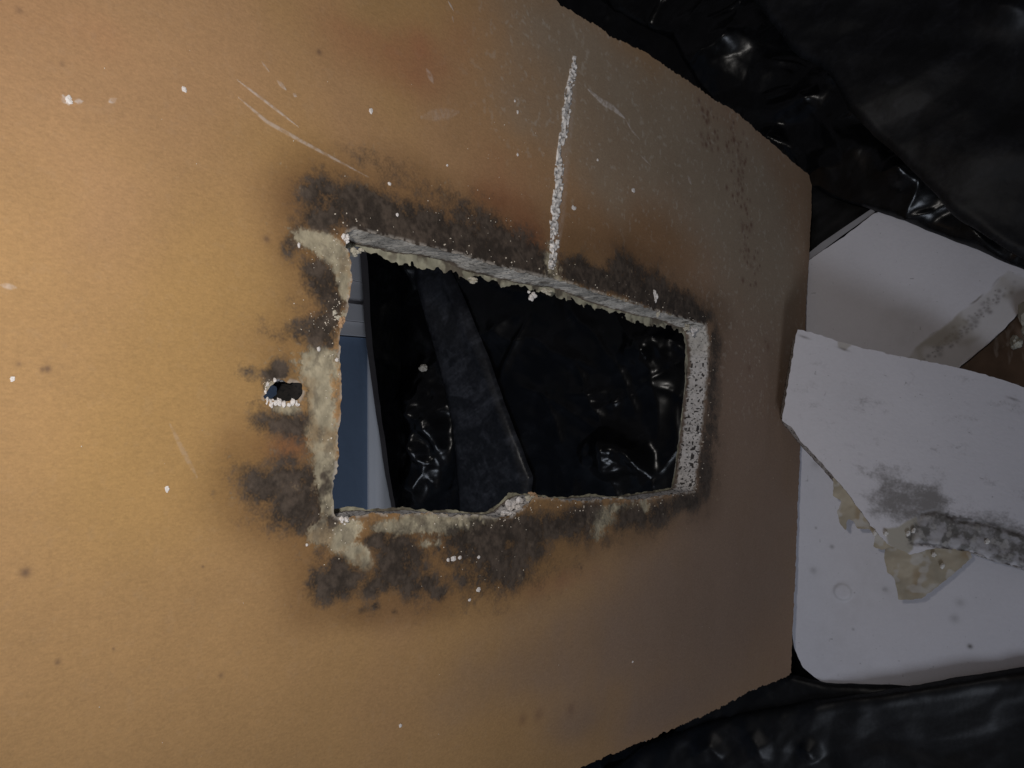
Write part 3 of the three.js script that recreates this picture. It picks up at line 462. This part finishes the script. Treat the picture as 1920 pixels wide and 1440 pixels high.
  const olive = field([[-206.2,72,57.1,13,0.9], [-162.3,83.8,38.7,15.5,0.7], [-175.3,119.2,9.2,7.6,0.5], [-158.4,113.6,11.8,6.8,0.6], [-204.9,147.1,4.1,5.8,0.5], [-137.6,105.5,10.6,3.3,0.6], [-329.4,72.7,26.5,8.7,0.35], [-364.2,50.1,10.6,9.4,0.4], [-375.5,6.6,11.4,8.9,0.35], [-382.4,-11.5,9.3,14.4,0.25], [-350.1,-74.3,26.3,7.8,0.3]], X0, Y0, FW, FH);
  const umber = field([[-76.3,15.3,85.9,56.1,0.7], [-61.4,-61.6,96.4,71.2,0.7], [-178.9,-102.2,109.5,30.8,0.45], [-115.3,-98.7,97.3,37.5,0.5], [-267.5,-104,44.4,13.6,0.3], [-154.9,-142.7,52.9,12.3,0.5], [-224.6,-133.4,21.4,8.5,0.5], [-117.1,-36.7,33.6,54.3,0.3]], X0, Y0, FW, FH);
  const spots = [];
  { const pth = [[-122.2,146.1], [-95.5,147.8], [-85.8,139.2], [-88.6,123.4], [-83.8,109.6], [-78.2,95.8], [-70,82.2]]; for (let i = 0; i < 130; i++) { const q = pth[Math.floor(rnd() * pth.length)]; spots.push([q[0] + rr(-16, 16) * rnd(), q[1] + rr(-11, 11), rr(0.6, 2.2), rr(0.4, 1)]); } }
  for (const q of [[-73.3,24.5,2.6,0.5], [-49.7,38.9,2.8,0.6], [-53.3,41.6,2.2,0.5], [-248.4,-123.7,3,0.4], [-228.4,-126.2,3,0.4], [-257.7,-123.5,2.6,0.4]]) spots.push(q);
  const spotOf = specks(spots);
  const darkDots = specks([[-427.5,-5.4,1,0.8], [-428.4,-5.6,0.8,0.7], [-433.3,-4.8,0.7,0.5], [-429.1,-51.2,1.3,0.8], [-421.2,-72.3,0.8,0.6], [-380.6,-83.2,0.9,0.5], [-359.6,95.4,1.1,0.7], [-373.8,35.7,1.2,0.7], [-223.6,-70.6,0.9,0.8], [-387.4,-54,0.4,0.7], [-408.9,-71.4,0.4,0.6], [-368.3,-48.1,0.4,0.6], [-428.8,65.9,0.8,0.4], [-438.2,74.8,1,0.4]]);
  const scuffs = [[-385.1,77.7,0], [-375.9,74.5,0], [-365.3,70.7,0], [-384.5,73,1], [-375.6,69,1], [-365.1,67,1], [-339.6,62.6,1], [-378.2,85.6,2], [-375.6,83.5,2], [-372.9,81.8,3], [-370.1,80.3,3], [-367.6,79.9,4], [-366.5,79.4,4], [-398.4,-17,5], [-394.2,-24.4,5], [-390.3,-30.7,5], [-226.8,130.2,6], [-216.3,128.2,6], [-208.3,128.2,6], [-199.1,126.6,6], [-428.1,58.5,7], [-426.8,57,7], [-425.5,58,8], [-423.8,58.7,8], [-417.9,60.4,9], [-416.3,61.8,9], [-438,12.3,10], [-434.9,12.2,10], [-317.1,105.8,11], [-314,102.2,11], [-318.6,88.6,12], [-301.6,96,12], [-199.1,126.6,13], [-193.4,122.7,13], [-186.7,120.5,13], [-308.5,133.5,14], [-305.8,131.2,14], [-306.2,129.1,15], [-305.6,127,15], [-186.5,113.5,16], [-177.4,111,16], [-270.1,54.6,17], [-262.2,47.8,17], [-143.2,115,18], [-139.9,111.7,18], [-235.5,135.8,19], [-238.4,118.9,19], [-242.5,97.5,19], [-243.5,73,19], [-246,50.7,19]];
  const lines = [[0.55, 0.75], [0.8, 0.6], [0.4, 0.55], [0.9, 0.9], [0.8, 0.8], [0.9, 0.18], [1.9, 1], [1.3, 1], [0.8, 0.7], [0.8, 0.7], [0.9, 0.7], [1.6, 0.4], [2.6, 0.25], [0.7, 0.6], [0.6, 0.9], [0.5, 0.8], [0.6, 0.6], [0.5, 0.7], [1.6, 0.6], [5, 0.22]].map(([w, a], i) => { const p = scuffs.filter((q) => q[2] === i); return [polyline(p), w, a, bounds(p, w * 2 + 1)]; });
  const scuff = (x, y) => { let k = 0; for (const [d, w, a, b] of lines) { if (x < b[0] || y < b[1] || x > b[2] || y > b[3]) continue; const [q, at] = d(x, y), taper = Math.sin(Math.PI * clamp(at, 0.04, 0.96)) ** 0.6, n = sst(0.3, 0.62, fbm(x * 0.9, y * 0.9, 3)); k = Math.max(k, a * (0.35 + 0.65 * n) * sst(1, 0.45, q / (w * taper))); } return k; };
  const NONE = [0, 0, 0, 0.5, 0.5];
  const weights = (x, y) => {
    if (mould(x, y) < 0.004 && pale(x, y) < 0.004) return NONE;
    const w1 = fbm(x * 0.07 + 3, y * 0.07, 3) - 0.5, w2 = fbm(x * 0.07, y * 0.07 + 40, 3) - 0.5, X = x + 7 * w1, Y = y + 7 * w2;
    const g = fbm(x * 0.16, y * 0.16, 5), f = fbm(x * 0.55 + 11, y * 0.55, 3);
    const m = mould(X, Y), p = pale(x + 3 * w1, y + 3 * w2);
    const cl = colony(x + 1.6 * (f - 0.5) + 3 * w1, y + 1.6 * (g - 0.5) + 3 * w2), ff = noise(x * 2.3 + 3, y * 2.3) - 0.5, ring = 0.34 * sst(13, 2, holeAt(x, y)) * sst(0, -40, x + 20) * (0.5 + 0.5 * sst(0.02, 0.2, m)), q = 0.84 * m + 0.2 * cl + ring + 0.05 * sst(0.1, 0.4, m) + 0.8 * (g - 0.5) + 0.38 * (f - 0.5) + 0.30 * ff, mm = clamp(0.40 * sst(0.08, 0.45, q) + 0.60 * sst(0.34, 0.80, q) + 0.22 * cl * sst(0.03, 0.3, m) * sst(0.42, 0.58, f));
    const pp = sst(0.22, 0.56, p + 0.7 * (fbm(x * 0.17 + 70, y * 0.17, 5) - 0.5) + 0.4 * (f - 0.5) + 0.25 * ff);
    return [mm, pp, m, g, f];
  };

  const ground3 = [0, 1, 2].map((ch) => raster((x, y) => {
    const c = [0.42, 0.248, 0.104], big = fbm(x * 0.012, y * 0.012, 4), mid = midAt(x, y);
    mix3(c, [0.42, 0.245, 0.118], sst(0.4, 0.7, big)); mix3(c, [0.29, 0.195, 0.14], 0.68 * sst(-300, -90, x + 60 * (big - 0.5)));
    mix3(c, [0.42, 0.250, 0.088], 0.8 * sst(0.1, 0.8, ochre(x, y)));
    mix3(c, [0.36, 0.155, 0.075], 0.85 * sst(0.1, 0.9, orange(x, y) * (0.5 + mid) + 0.25 * (mid - 0.5)));
    mix3(c, [0.25, 0.135, 0.06], 0.85 * sst(0.1, 0.9, olive(x, y) + 0.35 * (mid - 0.5)));
    mix3(c, [0.31, 0.245, 0.175], 0.9 * sst(0.1, 0.85, greyed(x, y) + 0.4 * (mid - 0.5)));
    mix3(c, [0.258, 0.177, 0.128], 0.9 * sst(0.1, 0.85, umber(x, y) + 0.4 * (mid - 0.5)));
    return c[ch];
  }, X0, Y0, FW, FH));
  const TW = 2048, TH = 1516, mW = FW, mH = FH, hgt = new Float32Array(TW * TH);
  const map = colourMap(TW, TH, (u, v, c) => {
    const x = X0 + u * mW, y = Y0 + v * mH;
    const mid = midAt(x, y), fibre = fbm(x * 0.9, y * 2.6, 2), grain = hash(Math.floor(u * TW), Math.floor(v * TH));
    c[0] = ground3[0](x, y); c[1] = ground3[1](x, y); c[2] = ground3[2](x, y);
    const [mm, pp, m, g, f] = weights(x, y);
    mix3(c, [c[0] * 0.52, c[1] * 0.47, c[2] * 0.40], 0.85 * sst(0.10, 0.85, damp(x, y) + 0.35 * (mid - 0.5) + 0.12 * (g - 0.5)));               // stain halo round the mould
    let k = 0.86 + 0.16 * (mid - 0.5) + 0.16 * fibre + 0.11 * (grain - 0.5) + 0.08 * (hash(Math.floor(u * TW / 3), Math.floor(v * TH / 2)) - 0.5); c[0] *= k; c[1] *= k; c[2] *= k;
    const dust = sst(0.6, 0.8, fbm(x * 0.45 + 5, y * 0.45, 4)) * sst(0.2, 0.8, greyed(x, y) + 0.3); mix3(c, [0.5, 0.45, 0.38], 0.35 * dust);
    mix3(c, [0.13, 0.06, 0.04], spotOf(x, y) * 0.85); mix3(c, [0.12, 0.07, 0.045], darkDots(x, y));
    mix3(c, [0.62, 0.56, 0.52], 0.75 * scuff(x, y));
    const hd = holeAt(x, y), near = hd > 0 ? hd : 0;
    const cream = pp; k = 0.8 + 0.8 * (fbm(x * 0.35 + 3, y * 0.35, 4) - 0.4);
    mix3(c, [0.47 * k, 0.415 * k, 0.29 * k], cream * 0.95); mix3(c, [0.30, 0.19, 0.09], cream * 0.55 * sst(0.52, 0.68, fbm(x * 0.1 + 90, y * 0.1, 4))); mix3(c, [0.17, 0.14, 0.10], cream * 0.5 * sst(0.55, 0.7, fbm(x * 0.4 + 33, y * 0.4, 4)));
    const dk = 0.5 + 1.1 * sst(0.35, 0.75, 0.5 * f + 0.5 * g) + 0.25 * (grain - 0.5); mix3(c, [0.055 * dk, 0.041 * dk, 0.031 * dk], mm * 0.97 * (1 - cream * (1 - 0.95 * sst(0.41, 0.55, fbm(x * 0.13 + 50, y * 0.13, 4))) * 0.88));
    const torn = sst(0.05, 0.0, Math.abs(cream - 0.5) - 0.12); mix3(c, [0.13, 0.10, 0.07], 0.45 * torn * sst(0.45, 0.6, g));
    mix3(c, [0.45, 0.41, 0.36], sst(1.3, 0.2, near) * 0.6 * sst(0.4, 0.6, f));
    hgt[Math.floor(v * TH) * TW + Math.floor(u * TW)] = 0.5 + 0.03 * (fibre - 0.5) + 0.02 * (grain - 0.5) + 0.30 * mm * (f - 0.5) - 0.22 * cream + 0.28 * cream * (fbm(x * 0.7, y * 0.7, 3) - 0.5) + 0.06 * (mid - 0.5) + 0.1 * scuff(x, y);
  });
  const bump = greyMap(TW, TH, (u, v) => hgt[Math.floor(v * TH) * TW + Math.floor(u * TW)]);
  const t = thing('drywall_board', 'brown paper-backed plasterboard with a rough rectangular cut-out ringed by black mould', 'plasterboard', { o: [0.0936, 0.0380, -0.0205], x: [-0.2114, -0.9750, -0.0686], y: [0.0068, -0.0717, 0.9974], z: [-0.9774, 0.2104, 0.0218] });
  const zTop = (x, y, d) => {
    const hd = holeAt(x, y); let z = 0.25 * (fbm(x * 0.05, y * 0.05, 2) - 0.5);
    if (hd < 30) { const [mm, pp] = weights(x, y); z += -0.28 * pp + 0.3 * mm * (fbm(x * 0.7, y * 0.7, 2) - 0.4) + 0.45 * pp * (fbm(x * 0.7 + 9, y * 0.7, 3) - 0.5); if (hd < 3) z += (1 - hd / 3) * (1.1 * fbm(x * 0.4, y * 0.4 + 6, 3) - 0.7); }
    return z;
  };
  const s = sheet(sd, [-520, -175, 30, 180], 0.75, zTop, 1, [0, 0]);
  const uv = s.g.attributes.uv; for (let i = 0; i < uv.count; i++) uv.setXY(i, (uv.getX(i) - X0) / mW, (uv.getY(i) - Y0) / mH);
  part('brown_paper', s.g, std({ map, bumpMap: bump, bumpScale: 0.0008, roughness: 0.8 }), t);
  const cutC = [[-263.5,6.5], [-365.4,-6.8], [-360,-6.5], [-265.4,51.4]];
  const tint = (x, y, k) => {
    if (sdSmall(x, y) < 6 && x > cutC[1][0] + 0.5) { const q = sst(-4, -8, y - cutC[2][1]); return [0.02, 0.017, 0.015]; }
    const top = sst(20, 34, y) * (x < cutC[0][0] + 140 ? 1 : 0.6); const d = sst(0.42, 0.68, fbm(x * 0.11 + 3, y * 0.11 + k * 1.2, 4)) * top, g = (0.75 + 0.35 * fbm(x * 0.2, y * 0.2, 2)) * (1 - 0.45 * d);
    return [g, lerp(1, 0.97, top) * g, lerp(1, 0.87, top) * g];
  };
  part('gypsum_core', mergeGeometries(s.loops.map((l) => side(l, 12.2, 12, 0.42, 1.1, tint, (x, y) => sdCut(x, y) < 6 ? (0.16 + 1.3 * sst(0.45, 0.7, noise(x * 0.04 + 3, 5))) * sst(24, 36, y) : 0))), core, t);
  // the facing paper on the far side: it was not cut clean and its fringe shows inside the opening
  const fringe = (x, y) => { const h = sdCut(x, y); const up = sst(14, 30, y + 0.0 * x); return Math.max(sdOut(x, y) + 1, Math.max(-h - (0.6 + 4.2 * up * fbm(x * 0.07, y * 0.07, 2)) - 4.5 * (0.3 + up) * (fbm(x * 0.33, y * 0.33, 3) - 0.42), -sdSmall(x, y))); };
  const fringeMap = colourMap(512, 512, (u, v, c) => { const k = 0.7 + 0.8 * (fbm(u * 50, v * 50, 4) - 0.3); c[0] = 0.40 * k; c[1] = 0.38 * k; c[2] = 0.28 * k; mix3(c, [0.1, 0.08, 0.06], 0.85 * sst(0.48, 0.66, fbm(u * 22 + 4, v * 22, 4))); }, THREE.RepeatWrapping);
  part('facing_paper', sheet(fringe, [-380, -70, 10, 70], 0.75, (x, y) => -12.6 + 1.6 * (fbm(x * 0.3, y * 0.3, 3) - 0.5), 1 / 140).g, std({ map: fringeMap }), t, 'torn facing paper fringing the far side of the cut-out');
  const far = sheet((x, y) => Math.max(sdOut(x, y) + 0.6, Math.max(-sdCut(x, y), -sdSmall(x, y)) + 0.6), [-520, -175, 30, 180], 3, () => -13.4, 0.005).g;
  part('far_face', far, std({ color: lin(0.6, 0.59, 0.57) }), t);
  // a line scored through the paper, its gypsum crumbling out
  {
    const p = [[-236.8,140.8,1], [-237.6,132.8,1.6], [-240.1,124.7,1.9], [-242,111,2], [-244.2,97,2.1], [-245.1,86.9,2.1], [-246.1,76.8,2.3], [-247.1,67.8,2.1], [-246.4,60.4,1.9], [-247.4,52.6,1.6], [-248.3,49.2,1]];
    const n = 260, m = 12, pos = [], col = [], idx = [];
    for (let i = 0; i <= n; i++) {
      const q = i / n * (p.length - 1), a = Math.min(p.length - 2, Math.floor(q)), f = q - a, x = lerp(p[a][0], p[a + 1][0], f), y = lerp(p[a][1], p[a + 1][1], f), w = lerp(p[a][2], p[a + 1][2], f) * (0.9 + 0.9 * fbm(i * 0.09, 2, 3));
      for (let j = 0; j <= m; j++) {
        const e = j / m * 2 - 1, xx = x + e * w + 0.5 * (noise(i * 0.25, j) - 0.5), r = fbm(xx * 0.9, y * 0.9, 3), rag = 1 - Math.pow(Math.abs(e), 3) - 0.8 * Math.abs(noise(i * 0.16 + 9, e > 0 ? 3 : 7) - 0.5), h = rag > 0 && (Math.abs(e) < 0.35 || noise(i * 0.22, e * 2 + 30) > 0.36) && noise(i * 0.13 + 50, e * 1.2) > 0.2 ? 0.12 + 0.55 * sst(0.38, 0.6, r) + 0.25 * (fbm(xx * 2.4, y * 2.4, 2) - 0.5) : -0.25;
        pos.push(xx * 0.001, y * 0.001, h * 0.001); const k = (0.6 + 0.5 * sst(0.3, 0.6, r)) * lerp(1, 0.3, sst(0.70, 0.82, noise(xx * 1.3, y * 1.3))); col.push(0.78 * k, 0.74 * k, 0.70 * k);
      }
    }
    for (let i = 0; i < n; i++) for (let j = 0; j < m; j++) { const a = i * (m + 1) + j, b = a + m + 1; idx.push(a, b, a + 1, b, b + 1, a + 1); }
    const g = new THREE.BufferGeometry(); g.setAttribute('position', new THREE.Float32BufferAttribute(pos, 3)); g.setAttribute('color', new THREE.Float32BufferAttribute(col, 3)); g.setIndex(idx); g.computeVertexNormals();
    part('score_line', g, std({ vertexColors: true }), t, 'crumbly white line scored up from the cut-out');
  }
  // lumps of bare gypsum on the rim of the openings, and flecks lying on the paper
  const white = std({ color: lin(0.72, 0.68, 0.65) }), bare = std({ color: lin(0.5, 0.46, 0.37) }), tan = std({ color: lin(0.44, 0.28, 0.16) });
  const chunks = [...[[-262.8,-43.8,4.5,3,-2.5,0], [-255.1,-42.1,4.5,2.4,-1.5,1], [-267.2,-46,4,1.6,-1.5,0], [-209.7,-43.5,6,1.2,-1.2,0], [-131.3,38,3,3,-2,0], [-137.7,39.9,3,2,-2,1], [-252.2,38.6,2.4,2.2,-6,0], [-245.6,41.1,3,1.6,-4,1], [-171.6,50.1,1.4,3,0.4,0], [-165.7,42.1,1.8,3.6,-1,1], [-347.1,41.3,1.4,1.6,0.2,0], [-343.1,-44.8,1.6,1.6,0.2,0], [-347.3,15.6,1.5,2,0,2], [-349,17.3,1.8,1.6,0,1], [-253.6,-40.2,3,1.5,-1.2,2], [-195.8,-43.5,4,1,-1,1], [-283.2,40.1,2.6,1.4,-9,1], [-336.4,40.6,3.2,1.8,-9,1]]];
  chunks.forEach(([x, y, sx, sy, z, k], i) => { const l = []; for (let q = 0; q < 9; q++) { const r = rr(0.22, 0.5); l.push(lump(x + rr(-0.7, 0.7) * sx, y + rr(-0.7, 0.7) * sy, z + rr(-0.9, 0.3), sx * r, sy * r, rr(0.4, 0.9), i * 9 + q, 2)); } part('gypsum_lump', mergeGeometries(l), [white, bare, tan][k], t); });
  const grit = [[-371.2,-9.7,1.3], [-369.9,-10.4,1.5], [-368.5,-10.2,1.4], [-367.2,-10.3,1.6], [-365.6,-10.1,1.4], [-364.2,-10.1,1.3], [-362.8,-9.8,1.4], [-361.6,-9.8,1.1], [-371,-4.9,1.2], [-371.7,-6.8,1], [-369.1,-3.6,1]];
  grit.forEach(([x, y, r], i) => part('gypsum_lump', mergeGeometries([0, 1, 2].map((q) => lump(x + rr(-0.4, 0.4), y + rr(-0.5, 0.4), -0.2 - rr(0, 0.9), r * rr(0.25, 0.6), r * rr(0.4, 0.8), rr(0.4, 1.2), 40 + i * 3 + q, 1))), white, t));
  const flecks = [[-191.5,95.5,1.9,1.4], [-399.7,69.9,0.9,1], [-426.9,58.1,1,1.3], [-426.5,57.6,0.8,0.8], [-434.4,-8.2,0.7,0.8], [-398.1,-33.5,0.8,1], [-339.7,83.9,1,1.2], [-248.3,56.8,1.2,0.8], [-317.8,-111.2,0.8,0.8], [-184.4,-115.5,0.9,0.7], [-234.9,77.2,2,1.5], [-283.8,-72.1,1.4,1.2], [-288.2,-75.3,0.9,0.7], [-296.7,-60.2,1.5,1.2], [-293.6,-60.1,1.1,0.8], [-299.2,-60.4,0.9,0.9], [-284.3,-60.8,1,0.8], [-356,-50.8,0.5,0.6], [-355,6.5,0.8,1], [-348.4,3.9,0.8,0.8], [-270.9,106,0.7,0.9], [-272.6,109.7,0.6,0.7], [-219.2,101.8,0.8,0.8], [-306.2,75.5,0.6,0.6], [-270.2,89.6,0.6,0.9], [-363.4,36,0.6,1], [-327.3,53.3,0.8,0.7], [-331.1,62.6,0.9,0.8]];
  flecks.forEach(([x, y, a, b], i) => part('gypsum_fleck', lump(x, y, 0.1, a * 0.75, b * 0.75, 0.28, 60 + i, 2), white, t));
  const bits = new THREE.InstancedMesh(new THREE.IcosahedronGeometry(1, 0), std({ color: lin(0.62, 0.55, 0.45), roughness: 0.4 }), 1400), M = new THREE.Matrix4(), Q = new THREE.Quaternion();
  let n = 0;
  const drop = (x, y, r) => { if (n >= 1400 || sd(x, y) > -0.4) return; Q.set(rnd(), rnd(), rnd(), rnd()).normalize(); M.compose(new THREE.Vector3(x * 0.001, y * 0.001, (zTop(x, y) + r * 0.4) * 0.001), Q, new THREE.Vector3(r, r * rr(0.5, 1), r * rr(0.5, 1)).multiplyScalar(0.001)); bits.setMatrixAt(n++, M); };
  const spread = (list, k, r0, r1) => { for (const [x, y, a, b] of list) for (let i = 0; i < k; i++) drop(x + (rnd() + rnd() - 1) * a, y + (rnd() + rnd() - 1) * b, rr(r0, r1)); };
  spread([[-356.8,15,12.9,7.1], [-350.2,15.8,4.8,9.7], [-354.2,36.3,11.3,8], [-370.6,-5.7,3.3,3]], 26, 0.09, 0.24);
  spread([[-297.2,60.7,53.3,15.2], [-264,89.3,34.4,22.9], [-283.4,-63.7,33,11.3], [-205.3,48.6,65.5,9.4], [-343.9,-48.3,9.8,9.6], [-259.5,58.8,38.2,12.5], [-123.7,1.2,11,48.8]], 20, 0.09, 0.26);
  for (let i = 0; i < 420; i++) { const q = cut[Math.floor(rnd() * cut.length)]; drop(q[0] + rr(-6, 6), q[1] + rr(-5, 5), rr(0.12, 0.4)); }
  for (let i = 0; i < 90; i++) drop(rr(-420, 0), rr(-120, 120), rr(0.08, 0.22));
  bits.count = n; bits.name = 'gypsum_crumbs'; bits.userData = { kind: 'stuff' }; bits.castShadow = bits.receiveShadow = true; t.add(bits);
}
{ // a crumb of plaster on the plastic behind
  const q = [[-403.8,13.5]][0];
  solo('plaster_crumb', 'small pale plaster crumb lying on the black plastic inside the cut-out', 'plaster crumb', flat(9), lump(q[0], q[1], 2.5, 4.2, 3.4, 3.2, 5, 3), std({ color: lin(0.5, 0.46, 0.4) }));
}
renderer.render(scene, camera);
